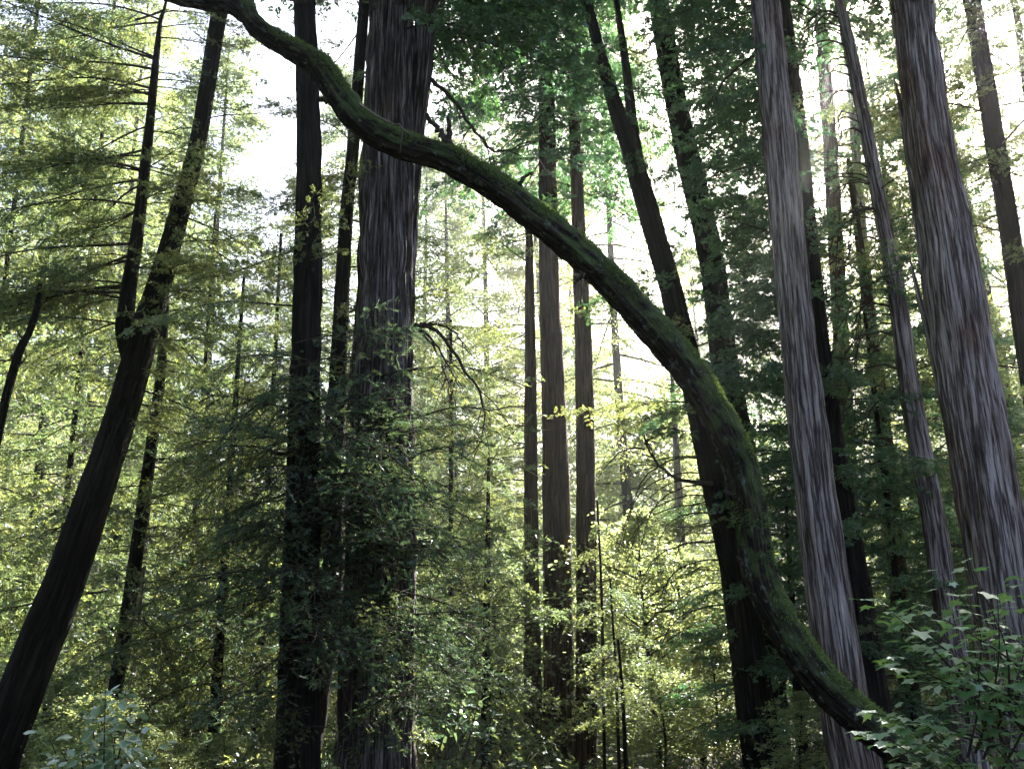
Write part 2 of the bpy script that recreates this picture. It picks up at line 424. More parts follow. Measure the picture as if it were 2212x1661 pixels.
def droopy(tree, path, y_list, D, side, L=(1.0, 2.2), r=.018, seed=0, rise=.35, fall=1.1, material='twig', twigs=5, depth=.3):
    """bare limbs leaving a trunk near given picture heights"""
    rg = np.random.default_rng(seed + 77)
    for i, y in enumerate(y_list):
        zz = at(1100, y, D)[2]; q = path_at_z(path, zz); l = rg.uniform(*L); s = side if side else rg.choice([-1, 1])
        dx = s * rg.uniform(.7, 1); dy = rg.uniform(-depth, depth)
        p0 = q[:3]; h = np.array([dx, dy, 0])
        rs = rise * rg.uniform(.3, 1.3); fa = fall * rg.uniform(.5, 1.3)
        pts = [p0, p0 + h * l * .35 + np.array([0, 0, rs * l * .35]), p0 + h * l * .7 + np.array([0, 0, rs * l * .5 - fa * l * .15]), p0 + h * l * .95 + np.array([0, 0, rs * l * .5 - fa * l * .6])]
        dead_branch(tree, pts, r * rg.uniform(.7, 1.3), seed=seed * 31 + i, twigs=twigs, twig_len=.4 * l, material=material)

# ---- leaning forked tree on the left
PATHS = {}
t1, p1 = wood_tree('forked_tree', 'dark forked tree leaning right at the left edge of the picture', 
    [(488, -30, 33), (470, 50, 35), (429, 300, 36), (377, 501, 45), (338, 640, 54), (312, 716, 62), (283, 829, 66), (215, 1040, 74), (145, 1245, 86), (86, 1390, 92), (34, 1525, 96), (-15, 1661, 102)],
    15, 'bark_shaded', top=20, seed=11, step=.05, ridge=.016)
stem = trunk_path([(355, 20, 7), (346, 50, 10), (335, 150, 16), (320, 300, 21), (297, 501, 27), (276, 640, 34), (270, 716, 40), (290, 800, 40)], 15, top=14.5, base=False, rmin=.01)
trunk_mesh(t1, stem, 'bark_shaded', k=40, seed=12, ridge=.012, name='side_stem')
for i, y in enumerate(RNG.uniform(20, 700, 54)):
    q = path_at_z(stem, at(330, y, 15)[2]); az = random.choice([math.pi, math.pi, 0]) + random.uniform(-.7, .7)
    sc = random.uniform(.65, 1.15) if math.cos(az) < 0 else random.uniform(.3, .6)
    add_bough(t1, 'airy', q[:3], az, random.uniform(-.1, .3), sc, random.uniform(-.3, .3))
for y in np.linspace(60, 900, 26):
    q = path_at_z(p1, at(400, y, 15)[2]); az = random.uniform(-.9, .9)
    p = q[:3]; m = p + np.array([math.cos(az), math.sin(az), 0]) * 1.2
    if not (in_gap(m, 1.2) or in_gap(p + (m - p) * .5, 1.2) or in_gap(p + (m - p) * 1.7, 1.2)): add_bough(t1, 'airy', p, az, random.uniform(-.2, .2), random.uniform(.4, .8), 0)
droopy(t1, stem, RNG.uniform(60, 740, 11), 15, -1, (.5, 1.8), .011, 3, .1, .4)
droopy(t1, p1, np.linspace(250, 1100, 12), 15, 0, (.5, 1.4), .014, 4, .1, .5)

t2, p2 = wood_tree('slender_tree', 'slender dark leaning tree right of the forked trunk', [(366, 560, 10), (356, 690, 16), (345, 829, 22), (311, 1080, 28), (275, 1330, 31), (243, 1530, 31), (225, 1661, 32)], 18, 'bark_shaded', top=10, k=40, seed=21, ridge=.01)
dress(t2, p2, 'hang', .8, 9.5, 44, scale=(.5, 1.05))
droopy(t2, p2, np.linspace(850, 1350, 10), 18, 1, (.6, 1.6), .014, 6, .0, .9)

# ---- dark pair with the big trunk
t3, p3 = wood_tree('redwood_tree', 'straight dark redwood left of the thickest trunk, crossed by the mossy arch', [(657, -30, 46), (659, 20, 47), (666, 300, 54), (664, 600, 62), (656, 900, 68), (650, 1200, 80), (645, 1450, 94), (640, 1661, 102)], 13, 'bark_shaded', top=24, k=80, seed=31, step=.05, ridge=.024, flute=.08)
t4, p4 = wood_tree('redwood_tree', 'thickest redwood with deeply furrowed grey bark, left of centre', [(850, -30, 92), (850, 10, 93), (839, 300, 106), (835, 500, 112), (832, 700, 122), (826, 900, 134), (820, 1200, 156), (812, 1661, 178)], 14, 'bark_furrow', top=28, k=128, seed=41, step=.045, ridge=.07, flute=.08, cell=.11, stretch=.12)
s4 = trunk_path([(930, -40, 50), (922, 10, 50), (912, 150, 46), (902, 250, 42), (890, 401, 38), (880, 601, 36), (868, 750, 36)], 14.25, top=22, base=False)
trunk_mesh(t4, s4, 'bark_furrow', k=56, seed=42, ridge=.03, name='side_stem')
t5, p5 = wood_tree('redwood_tree', 'thin leaning dark redwood squeezed behind the two darkest trunks', [(790, -20, 22), (786, 20, 24), (762, 330, 27), (748, 470, 29), (733, 750, 36), (718, 1050, 52), (706, 1310, 64), (665, 1600, 66), (655, 1661, 68)], 15.5, 'bark_shaded', top=20, k=48, seed=51, ridge=.018)

# ---- centre trio
t6a, p6a = wood_tree('redwood_tree', 'thinnest and leftmost of the three central red-barked trunks', [(1143, 440, 14), (1143, 500, 16), (1146, 829, 27), (1148, 1245, 33), (1154, 1661, 45)], 24, 'bark_red', top=13, k=48, seed=61)
t6b, p6b = wood_tree('redwood_tree', 'middle and widest of the three central red-barked trunks', [(1181, -20, 33), (1182, 200, 36), (1186, 600, 45), (1195, 829, 50), (1202, 1130, 60), (1210, 1661, 70)], 24.6, 'bark_red', top=36, k=72, seed=62, cell=.12)
t6c, p6c = wood_tree('redwood_tree', 'right one of the three central red-barked trunks', [(1226, -20, 20), (1228, 20, 21), (1242, 301, 26), (1250, 501, 31), (1262, 801, 41), (1267, 1245, 46), (1265, 1661, 52)], 24, 'bark_red', top=34, k=60, seed=63)

# ---- leaning trunks behind the arch
t7, p7 = wood_tree('redwood_tree', 'forked redwood leaning left behind the upper half of the mossy arch', [(1262, -30, 20), (1267, 0, 22), (1306, 150, 28), (1340, 262, 36), (1370, 351, 43), (1413, 501, 48), (1455, 650, 50), (1493, 801, 54), (1545, 1030, 66), (1590, 1229, 72), (1625, 1480, 82), (1650, 1661, 88)], 19, 'bark_shaded', top=26, k=64, seed=71)
s7 = trunk_path([(1327, -20, 12), (1331, 0, 12), (1353, 150, 19), (1366, 270, 24), (1380, 360, 26)], 19.1, top=22, base=False)
trunk_mesh(t7, s7, 'bark_shaded', k=32, seed=72, ridge=.012, name='side_stem')
t9, p9 = wood_tree('redwood_tree', 'dark redwood half buried in dense green foliage, left of the pale trunk', [(1418, -30, 42), (1422, 0, 44), (1450, 170, 46), (1488, 351, 52), (1520, 480, 54), (1543, 601, 56), (1568, 801, 60), (1610, 1030, 68), (1640, 1250, 74), (1670, 1661, 84)], 22, 'bark_shaded', top=32, k=56, seed=91)

# ---- right group
t10, p10 = wood_tree('redwood_tree', 'pale grey redwood trunk rising behind the foot of the mossy arch', [(1650, -30, 58), (1653, 0, 60), (1678, 251, 68), (1702, 501, 70), (1722, 701, 72), (1736, 829, 79), (1764, 1080, 87), (1791, 1280, 99), (1825, 1530, 108), (1850, 1661, 114)], 15, 'bark_grey', top=26, k=112, seed=101, step=.05, ridge=.028, cell=.085, stretch=.08)
t11, p11 = wood_tree('redwood_tree', 'black shaded redwood tight behind the right side of the pale trunk', [(1690, -20, 26), (1722, 250, 34), (1745, 500, 40), (1775, 800, 50), (1815, 1080, 62), (1850, 1300, 74), (1905, 1661, 84)], 17.5, 'bark_shaded', top=24, k=48, seed=111)
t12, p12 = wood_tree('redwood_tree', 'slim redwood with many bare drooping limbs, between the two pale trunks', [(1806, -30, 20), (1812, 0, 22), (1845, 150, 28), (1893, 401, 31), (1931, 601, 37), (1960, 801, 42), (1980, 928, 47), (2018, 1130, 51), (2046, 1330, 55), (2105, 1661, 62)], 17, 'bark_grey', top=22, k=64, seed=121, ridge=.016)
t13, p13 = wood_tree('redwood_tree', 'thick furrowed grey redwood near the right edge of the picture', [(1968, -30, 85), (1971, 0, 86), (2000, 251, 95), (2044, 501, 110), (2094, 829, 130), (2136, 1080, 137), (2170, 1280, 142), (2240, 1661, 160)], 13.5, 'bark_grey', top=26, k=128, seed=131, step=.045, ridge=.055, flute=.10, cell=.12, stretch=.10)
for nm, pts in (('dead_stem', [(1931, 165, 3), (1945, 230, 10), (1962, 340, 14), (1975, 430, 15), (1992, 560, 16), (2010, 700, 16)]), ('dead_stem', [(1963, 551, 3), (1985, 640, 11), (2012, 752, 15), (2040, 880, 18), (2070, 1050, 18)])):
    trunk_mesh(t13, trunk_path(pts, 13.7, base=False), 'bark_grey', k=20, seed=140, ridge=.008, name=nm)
t14, p14 = wood_tree('redwood_tree', 'rightmost dark straight trunk, cut by the edge of the picture', [(2094, -30, 33), (2099, 0, 35), (2140, 251, 40), (2181, 501, 42), (2225, 800, 46), (2300, 1250, 54), (2370, 1661, 60)], 18, 'bark_shaded', top=24, k=56, seed=141, ridge=.014)

# ---- pale trunks further back
far_defs = [
 ('pale sunlit trunk far behind the forked tree', [(238, 480, 18), (233, 626, 25), (210, 801, 29), (190, 980, 31), (160, 1300, 34)], 34, 20, 'bark_grey'),
 ('slim pale trunk right beside the pale sunlit trunk at far left', [(262, 560, 9), (255, 680, 14), (243, 801, 16), (225, 980, 18), (200, 1300, 20)], 36, 19, 'bark_grey'),
 ('pale sunlit trunk showing behind the foot of the slender leaning tree', [(318, 1100, 14), (300, 1300, 19), (285, 1430, 22), (270, 1600, 24)], 21, 8, 'bark_grey'),
 ('pale trunk low in the sunlit gap right of the central trio', [(1470, 1150, 20), (1478, 1400, 24), (1488, 1560, 27), (1492, 1640, 28)], 32, 12, 'bark_grey'),
 ('hazy trunk behind the bare limbs, nearest the pale grey redwood', [(1770, 0, 26), (1795, 350, 30), (1815, 700, 34), (1850, 1300, 40)], 30, 34, 'bark_red'),
 ('hazy slim trunk behind the bare limbs of the slim redwood', [(1835, 150, 18), (1862, 500, 22), (1890, 800, 26), (1930, 1300, 30)], 33, 32, 'bark_grey'),
 ('thin trunk in the top right corner', [(2185, -20, 14), (2200, 60, 15), (2240, 400, 18), (2330, 1300, 24)], 30, 30, 'bark_shaded'),
 ('dark trunk deep in the shade between the pale grey and slim redwoods', [(1880, 700, 26), (1905, 900, 34), (1935, 1200, 40), (1975, 1600, 46)], 23, 14, 'bark_red'),
]
FAR = []
for i, (lab, ctrl, D, top, mm) in enumerate(far_defs):
    FAR.append(wood_tree('background_redwood', lab, ctrl, D, mm, top=top, k=32, seed=200 + i, step=.2, group='redwoods further back'))
sap_defs = [('leftmost thin sapling stem right of the central trio', [(1290, 1080, 4), (1300, 1300, 6), (1306, 1661, 8)], 21), ('middle thin sapling stem right of the central trio', [(1318, 1250, 4), (1330, 1450, 6), (1338, 1661, 8)], 20), ('rightmost and stoutest sapling stem right of the central trio', [(1335, 1380, 5), (1345, 1500, 8), (1352, 1661, 10)], 19)]
for i, (lab, ctrl, D) in enumerate(sap_defs):
    t, p = wood_tree('sapling', lab, ctrl, D, 'bark_shaded', k=12, seed=220 + i, step=.2, group='saplings by the trio', ridge=.003)
    dress(t, p, 'hang', .5, p[-1, 2], 7, scale=(.25, .5))
ts, ps = wood_tree('snag', 'broken bare snag with short side limbs at the far left edge', [(86, 614, 9), (80, 666, 14), (62, 720, 15), (45, 751, 18), (20, 831, 19), (2, 910, 18), (-15, 1000, 20), (-60, 1300, 26)], 14, 'bark_shaded', k=24, seed=230, ridge=.008)
for i, pts in enumerate(([(45, 751), (20, 775), (-10, 790)], [(52, 740), (36, 712)], [(30, 800), (50, 780), (56, 760)], [(76, 680), (90, 660)])):
    dead_branch(ts, pxs(pts, 14), .022, .008, 1, 'twig', 40 + i, .2)

# ---- the mossy arch
arch_ctrl = [(520, -40, 40), (528, 8, 44), (556, 60, 46), (631, 108, 48), (686, 140, 56), (722, 190, 58), (758, 240, 62), (806, 284, 60), (882, 317, 57), (957, 338, 58), (1007, 363, 60), (1082, 409, 62), (1160, 470, 64), (1237, 532, 66), (1312, 603, 68), (1388, 683, 70), (1463, 768, 71), (1530, 868, 72), (1592, 990, 72), (1626, 1150, 74), (1655, 1285, 76), (1765, 1458, 77), (1890, 1575, 76), (1985, 1650, 84), (2060, 1720, 90)]
ap = trunk_path(arch_ctrl, 9.2, step=.03)
b = ap[0, :3].copy(); b[2] = ground_z(b[0], b[1])
arch = thing('arched_tree', 'mossy arched trunk sweeping from lower right to upper left', 'tree', b)
trunk_mesh(arch, ap, 'bark_moss', k=64, seed=301, ridge=.024, flute=.14, cell=.07, stretch=.6, burl=.2)
fork = trunk_path([(360, -12, 34), (400, -2, 34), (450, 6, 38), (500, 10, 42), (530, 24, 46)], 9.2, base=False)
trunk_mesh(arch, fork, 'bark_moss', k=40, seed=302, ridge=.014, cell=.07, stretch=.6, name='limb', burl=.25)
for i, (pts, r) in enumerate((([(975, 318), (950, 285), (922, 247)], .045), ([(972, 312), (970, 285), (968, 254)], .04), ([(690, 216), (722, 222), (770, 230)], .03))):
    dead_branch(arch, pxs(pts, 9.15), r, r * .45, 0, 'twig', 60 + i)
dead_branch(arch, pxs([(776, 226), (800, 243), (831, 261), (860, 272), (890, 292)], 8.95), .014, .008, 1, 'twig_pale', 66, .15)

def moss_on(path, tree, n, seed, lo=.0):
    r = np.random.default_rng(seed); T, N, B = frames(path[:, :3]); k = r.integers(6, len(path) - 2, n * 4); a = r.uniform(0, 2 * math.pi, n * 4)
    nr = np.cos(a)[:, None] * N[k] + np.sin(a)[:, None] * B[k]
    pos = path[k, :3] + nr * path[k, 3:4] * 1.0
    dens = vnoise(pos[:, 0] * 6, pos[:, 1] * 6, pos[:, 2] * 6, 9) + .35 * nr[:, 2]
    keep = (nr[:, 2] > lo + r.uniform(-.3, .2, n * 4)) & (dens > .55); pos, nr = pos[keep][:n], nr[keep][:n]; m = len(pos)
    D = unit(nr * .8 + r.normal(0, .55, (m, 3)) + np.array([0, 0, -.15]))
    V = leaf_quads(pos - nr * .006, D, r.normal(0, 1, (m, 3)), r.uniform(.02, .055, m), r.uniform(.004, .009, m))
    v, f = leaf_mesh_data(V)
    o = mesh_obj('moss', v - np.array(tree.location), f, M['moss_tuft'], tree, attrs={'tint': ('FLOAT', np.repeat(r.uniform(0, .95, m), 4))}); o['kind'] = 'stuff'
for i, pts in enumerate(([(1115, 412), (1128, 385), (1150, 372)], [(1262, 590), (1240, 612)], [(1440, 725), (1470, 700), (1478, 680)], [(1600, 1080), (1570, 1062)], [(1640, 1230), (1612, 1222), (1590, 1200)], [(1835, 1505), (1850, 1470)], [(1020, 355), (1012, 390)])):
    dead_branch(arch, pxs(pts, 9.1), .03 - .002 * i, .010, 1, 'twig', 500 + i, .15)
moss_on(ap, arch, 30000, 5)

# ------------------------------------------------------------------ bare limbs seen in the photograph
dead_branch(t4, pxs([(931, 171), (982, 221), (1032, 291), (1072, 326), (1147, 306)], 13.4), .035, .012, 7, 'twig', 1, .9)
dead_branch(t4, pxs([(1147, 306), (1165, 345), (1180, 368), (1197, 379)], 13.4), .012, .006, 0, 'twig_pale', 2)
for i, pts in enumerate(([(895, 705), (940, 712), (985, 770), (1035, 850), (1046, 915), (1020, 975), (972, 992)], [(895, 705), (930, 730), (970, 790), (998, 850)], [(895, 708), (950, 700), (985, 720), (1005, 752)], [(895, 700), (935, 745), (960, 800), (975, 870)], [(895, 703), (930, 697), (950, 698)])):
    dead_branch(t4, pxs(pts, 13.9), .035 if i == 0 else .026, .006, 6, 'twig', 10 + i, .6, .7)
dead_branch(t9, pxs([(1631, 120), (1600, 140), (1563, 175), (1525, 230), (1502, 272)], 15.2), .028, .008, 4, 'twig', 20, .5)
dead_branch(t7, pxs([(1540, 1045), (1490, 1040), (1450, 1025), (1405, 985), (1393, 930)], 18.6), .05, .012, 8, 'twig', 21, 1.0)
dead_branch(t7, pxs([(1393, 970), (1360, 968), (1330, 985), (1290, 1030)], 18.6), .02, .006, 5, 'twig', 22, .8)
droopy(t7, p7, [1010, 1040, 1070, 1090, 1110, 1130, 1150, 1190, 1230, 1280, 1330], 19, -1, (1.4, 2.6), .02, 23, .05, 1.2, twigs=9)
droopy(t6a, p6a, [880, 920, 960, 990, 1040, 1100, 1160], 24, -1, (1.2, 2.6), .02, 24, .05, 1.2, twigs=9)
droopy(t6c, p6c, [560, 700, 820, 900], 24, 1, (.5, 1.2), .014, 25, .3, .3)
droopy(t12, p12, [20, 60, 90, 130, 160, 200, 240, 280, 330, 400, 440, 500, 560, 640, 700, 760, 840, 900], 17, -1, (.8, 1.8), .022, 26, .35, 1.9, twigs=7)
droopy(t12, p12, list(RNG.uniform(0, 760, 22)), 17, -1, (.9, 2.0), .016, 36, .25, 2.0, twigs=6)
droopy(t12, p12, [60, 150, 240, 330, 420, 520, 600], 17, 1, (.4, 1.0), .014, 27, .7, .3)
droopy(t14, p14, [60, 150, 300, 360, 430, 560, 700], 18, 0, (.4, 1.2), .016, 28, .2, .6)
droopy(t13, p13, [300, 560, 800], 13.5, 0, (.3, .7), .012, 29, .2, .6, 'twig_pale')
droopy(t10, p10, [90, 260, 420, 640, 900, 1150], 15, 0, (.15, .5), .014, 31, .2, .4, 'twig_pale', 1)
droopy(t13, p13, [150, 420, 660, 930, 1100], 13.5, 0, (.15, .45), .016, 32, .1, .5, 'twig', 1)
droopy(t4, p4, [60, 180, 420, 520, 600], 14, 0, (.15, .5), .016, 33, .1, .5, 'twig', 1)
droopy(t9, p9, [400, 520, 640, 760, 980], 22, 0, (.5, 1.6), .02, 34, .1, .8)
droopy(t6b, p6b, [420, 560, 640, 760, 860, 960], 24.6, 0, (.4, 1.3), .014, 35, .1, .8)
droopy(t3, p3, [200, 420, 640, 700, 820, 1000], 13, 0, (.4, 1.1), .014, 30, .1, .5)

# ------------------------------------------------------------------ foliage on the near and middle trees
# sprouts hanging in front of the dark pair
for i in range(150):
    px = random.uniform(600, 895); py = random.triangular(660, 1600, 1050); tr, D = (t3, 12.7) if px < 715 else (t4, 13.5)
    p = at(px, py, D); az = random.choice([random.uniform(-1.0, .2), random.uniform(2.9, 4.2), random.uniform(-2.4, -.8)])
    add_bough(tr, 'near', p, az, random.uniform(-.15, .35), random.uniform(.6, 1.3), random.uniform(-.5, .5))
for i in range(34):
    px = random.uniform(600, 890); py = random.uniform(900, 1600); tr, D = (t3, 12.75) if px < 715 else (t4, 13.6)
    add_bough(tr, 'hang', at(px, py, D), random.uniform(-3.6, .4), random.uniform(-.3, .2), random.uniform(.35, .6), random.uniform(-.5, .5))
for i in range(16):
    p = at(random.uniform(870, 905), random.uniform(1030, 1500), 13.8)
    add_bough(t4, 'near', p, random.uniform(-.6, .4), random.uniform(-.1, .3), random.uniform(.5, .9), random.uniform(-.4, .4))
# dark crown of the centre trio, top centre
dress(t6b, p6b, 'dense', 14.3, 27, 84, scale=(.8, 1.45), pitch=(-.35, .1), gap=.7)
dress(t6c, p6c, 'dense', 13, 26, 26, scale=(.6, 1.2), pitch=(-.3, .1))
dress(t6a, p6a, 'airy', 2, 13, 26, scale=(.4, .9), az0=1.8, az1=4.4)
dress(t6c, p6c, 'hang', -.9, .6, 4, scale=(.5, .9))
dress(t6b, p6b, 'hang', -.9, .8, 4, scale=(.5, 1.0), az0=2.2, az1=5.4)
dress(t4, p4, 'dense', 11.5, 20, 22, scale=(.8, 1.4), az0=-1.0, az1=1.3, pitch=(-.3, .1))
# leaning trees behind the arch
dress(t7, p7, 'dense', 5, 17, 34, scale=(.35, .7))
dress(t7, p7, 'airy', 3, 9, 9, scale=(.5, .9), az0=2.2, az1=4.4)
dress(t7, p7, 'dense', -.2, 3.6, 12, scale=(.4, .7))
dress(t9, p9, 'dense', 4, 22, 90, scale=(.6, 1.25), az0=-1.7, az1=1.2, pitch=(-.25, .25))
dress(t9, p9, 'dense', .5, 20, 30, scale=(.4, .8))
dress(t11, p11, 'dense', 3, 16, 40, scale=(.5, .95), az0=1.4, az1=4.6)
dress(t11, p11, 'dense', .5, 8, 20, scale=(.5, .8))
dress(t10, p10, 'dense', 11, 14, 5, scale=(.4, .6), az0=2.6, az1=4.0)
dress(t5, p5, 'airy', 5, 15, 30, scale=(.4, .8))
dress(t3, p3, 'airy', 4, 13, 14, scale=(.35, .7), az0=1.5, az1=5)
dress(t12, p12, 'airy', 2, 12, 14, scale=(.4, .7))
dress(t14, p14, 'airy', 3, 18, 44, scale=(.5, .9))
for (t, p), n in zip(FAR, (24, 10, 6, 5, 55, 60, 100, 20)):
    dress(t, p, 'airy', max(1, p[0, 2]), p[-1, 2], n, scale=(.7, 1.4))

# crowns added above the frame, mostly right-hand, to shade the near air
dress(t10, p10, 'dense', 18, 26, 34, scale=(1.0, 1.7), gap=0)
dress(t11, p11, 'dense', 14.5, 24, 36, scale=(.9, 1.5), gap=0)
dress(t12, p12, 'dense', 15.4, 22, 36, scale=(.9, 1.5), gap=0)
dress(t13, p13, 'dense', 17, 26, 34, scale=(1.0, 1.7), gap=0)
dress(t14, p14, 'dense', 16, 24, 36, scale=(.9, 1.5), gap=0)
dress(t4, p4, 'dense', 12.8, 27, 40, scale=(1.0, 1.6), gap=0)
# young redwoods that fill the middle distance
young = [
 (470, 17.5, 9, 70, 'hang', (.7, 1.15), 'young redwood with dark hanging sprays left of the dark pair'),
 (560, 20, 11, 70, 'hang', (.8, 1.3), 'taller young redwood with hanging sprays just left of the dark pair'),
 (400, 23, 13, 60, 'airy', (.8, 1.2), 'feathery young redwood right of the forked tree'),
 (110, 22, 20, 80, 'airy', (.9, 1.3), 'feathery redwood behind the foot of the forked tree'),
 (-90, 21, 20, 80, 'airy', (.9, 1.3), 'feathery redwood cut by the left edge of the picture'),
 (1050, 21, 6, 56, 'hang', (.7, 1.1), 'low dark young redwood left of the central trio'),
 (975, 26, 11, 60, 'airy', (.8, 1.2), 'feathery young redwood right of the thickest trunk'),
 (1720, 20, 5, 40, 'dense', (.6, 1.0), 'low dense young redwood under the arch behind the pale trunk'),
 (1960, 21, 9, 70, 'dense', (.7, 1.1), 'dense young redwood in the shade right of the pale trunk'),
 (2150, 24, 20, 110, 'dense', (.8, 1.3), 'dense green redwood behind the thick right trunk'),
]
for i, (px, D, top, n, key, sc, lab) in enumerate(young):
    x0 = at(px, 1450, D); path = trunk_path([(proj((x0[0] + .2, D, top))[0], proj((x0[0], D, top))[1], 6), (px, 1450, 22 * 18 / D)], D)
    bb = path[0, :3].copy(); t = thing('young_redwood', lab, 'tree', bb, 'young redwoods between the big trunks')
    trunk_mesh(t, path, 'bark_shaded', k=20, seed=400 + i, ridge=.006)
    dress(t, path, key, path[0, 2] + .5, top, n, scale=sc, cone=.6, pitch=(-.25, .2), gap=.65)

# ------------------------------------------------------------------ far trees: crown as one mesh of leaf clumps on limbs
KC = 15                                        # leaves in one spray of a far crown
def far_crown(path, z0, z1, rad, n_b, n_leaf, leaf, wleaf, seed, shape='cone', loc=None, gap=.9):
    r = np.random.default_rng(seed); C, D, N = [], [], []; wood = []
    for i in range(n_b):
        f = (i + r.random()) / n_b; z = z0 + (z1 - z0) * f; q = path_at_z(path, z); az = i * 2.39996 + r.uniform(-.5, .5)
        L = rad * ((1 - f) ** .6 * .85 + .2 if shape == 'cone' else (1 - f ** 3) * .8 + .25 if shape == 'column' else (1 - abs(2 * f - .9) ** 2.2) * .9 + .15) * r.uniform(.6, 1.2)
        d = np.array([math.cos(az), math.sin(az), r.uniform(-.3, .25) if shape != 'ball' else r.uniform(-.1, .8)])
        if gap and in_gap(q[:3] + d * L * .7, gap): continue
        t = np.linspace(0, 1, 5)[:, None]; B = q[:3] + d * L * t + np.array([0, 0, -.18 * L]) * t ** 2
        wood.append(tube(B, (.012 * L + .01) * (1 - .8 * t[:, 0]), 3))
        nc = max(6, n_leaf // KC); u = np.repeat(r.uniform(.15, 1.05, nc) ** .8, KC); n_l = nc * KC; lat = np.array([-d[1], d[0], 0])
        p = q[:3] + d * L * u[:, None] + np.array([0, 0, -.18 * L]) * u[:, None] ** 2
        spread = L * .30 * (1.1 - .6 * u)
        p = p + lat * (np.repeat(r.normal(0, 1, nc), KC) * spread)[:, None] + np.array([0, 0, 1.0]) * (np.repeat(r.normal(-.05, (.10 if shape != 'ball' else .25), nc), KC) * L * .6)[:, None]
        p = p + r.normal(0, 1, (n_l, 3)) * leaf[1] * np.array([.75, .75, .4])
        C.append(p); D.append(unit(d + lat * r.normal(0, .8, n_l)[:, None] + r.normal(0, .5, (n_l, 3)) + np.array([0, 0, -.25]))); N.append(np.array([0, 0, 1.0]) + r.normal(0, .8, (n_l, 3)))
    C, D, N = np.vstack(C), np.vstack(D), np.vstack(N); m = len(C)
    V = leaf_quads(C, D, N, r.uniform(*leaf, m), wleaf * r.uniform(.6, 1.4, m))
    return wood, V, r

def far_tree(name, lab, x, y, top, rad, n_b, n_leaf, leaf, wleaf, seed, shape, group, material, bark='bark_shaded', crown0=.12, rt=.28, lean=0):
    g = float(ground_z(x, y)); n = 24; q = np.linspace(0, 1, n)
    path = np.stack([x + lean * q + .2 * np.sin(q * 5 + seed), np.full(n, y), g - .3 + (top + .3) * q, rt * (1 - .85 * q)], 1)
    t = thing(name, lab, 'tree', (x, y, g), group)
    trunk_mesh(t, path, bark, k=14, seed=seed, ridge=.02)
    wood, V, r = far_crown(path, g + top * crown0, g + top, rad, n_b, n_leaf, leaf, wleaf, seed, shape)
    v1, f1 = leaf_mesh_data(V); tint = np.repeat(r.uniform(0, .96, len(V)), 4)
    off = len(v1); wv, wf = join(wood)
    o = mesh_obj('crown', np.vstack([v1, wv]) - np.array([x, y, g]), np.vstack([f1, wf + off]), [M[material], M['twig']], t,
                 mat_idx=np.r_[np.zeros(len(f1)), np.ones(len(wf))], attrs={'tint': ('FLOAT', np.r_[tint, np.zeros(len(wv))])})
    return t

zones = [(-400, 330, 'behind the forked tree at the left'), (330, 620, 'between the forked tree and the dark pair'), (620, 1120, 'between the thickest trunk and the central trio'),
         (1120, 1560, 'in the bright gap behind the arch'), (1560, 1900, 'behind the pale grey redwood'), (1900, 2900, 'behind the trunks at the right edge')]
def zone(x, y):
    px = proj((x, y, 4))[0]
    for a, b_, w in zones:
        if a <= px < b_: return w
    return 'at the edge of the picture'
rr = random.Random(3)
seed = 500
PROTOS = {}
def far_protos(key, n, h, rad, n_b, n_leaf, leaf, wleaf, shape, material, rt, crown0):
    PROTOS[key] = []
    for i in range(n):
        q = np.linspace(0, 1, 24); sd_ = 600 + i * 7 + len(key) * 31
        path = np.stack([.25 * np.sin(q * 5 + i), .2 * np.sin(q * 4 + 2 * i), -.5 + (h + .5) * q, rt * (1 - .88 * q)], 1)
        tmp = thing('tree', '-', '-', (0, 0, 0))
        tk = trunk_mesh(tmp, path, 'bark_shaded', k=14, seed=sd_, ridge=.02)
        wood, V, r = far_crown(path, h * crown0, h, rad, n_b, n_leaf, leaf, wleaf, sd_, shape, gap=0)
        v1, f1 = leaf_mesh_data(V); tint = np.repeat(r.uniform(0, .96, len(V)), 4); off = len(v1); wv, wf = join(wood)
        cr = mesh_obj('crown', np.vstack([v1, wv]), np.vstack([f1, wf + off]), [M[material], M['twig']], tmp,
                      mat_idx=np.r_[np.zeros(len(f1)), np.ones(len(wf))], attrs={'tint': ('FLOAT', np.r_[tint, np.zeros(len(wv))])})
        PROTOS[key].append((tk.data, cr.data, h))
        for o in (tk, cr, tmp): bpy.data.objects.remove(o)
def far_copy(key, name, lab, group, x, y, h, wide=1.0):
    g = float(ground_z(x, y)); td, cd, h0 = PROTOS[key][rr.randrange(len(PROTOS[key]))]
    t = thing(name, lab, 'tree', (x, y, g), group); az = rr.uniform(0, 6.28); sc = h / h0
    for nm, data in (('trunk', td), ('crown', cd)):
        o = bpy.data.objects.new(nm, data); COL.objects.link(o); o.parent = t
        o.matrix_local = Matrix.Rotation(az, 4, 'Z') @ Matrix.Diagonal((sc * wide, sc * wide, sc, 1))
    return t
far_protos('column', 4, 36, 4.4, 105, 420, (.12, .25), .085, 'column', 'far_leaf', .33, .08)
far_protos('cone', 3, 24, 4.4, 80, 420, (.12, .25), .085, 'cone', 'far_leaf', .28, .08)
far_protos('round', 4, 8, 2.7, 46, 300, (.09, .17), .08, 'ball', 'broad', .10, .06)
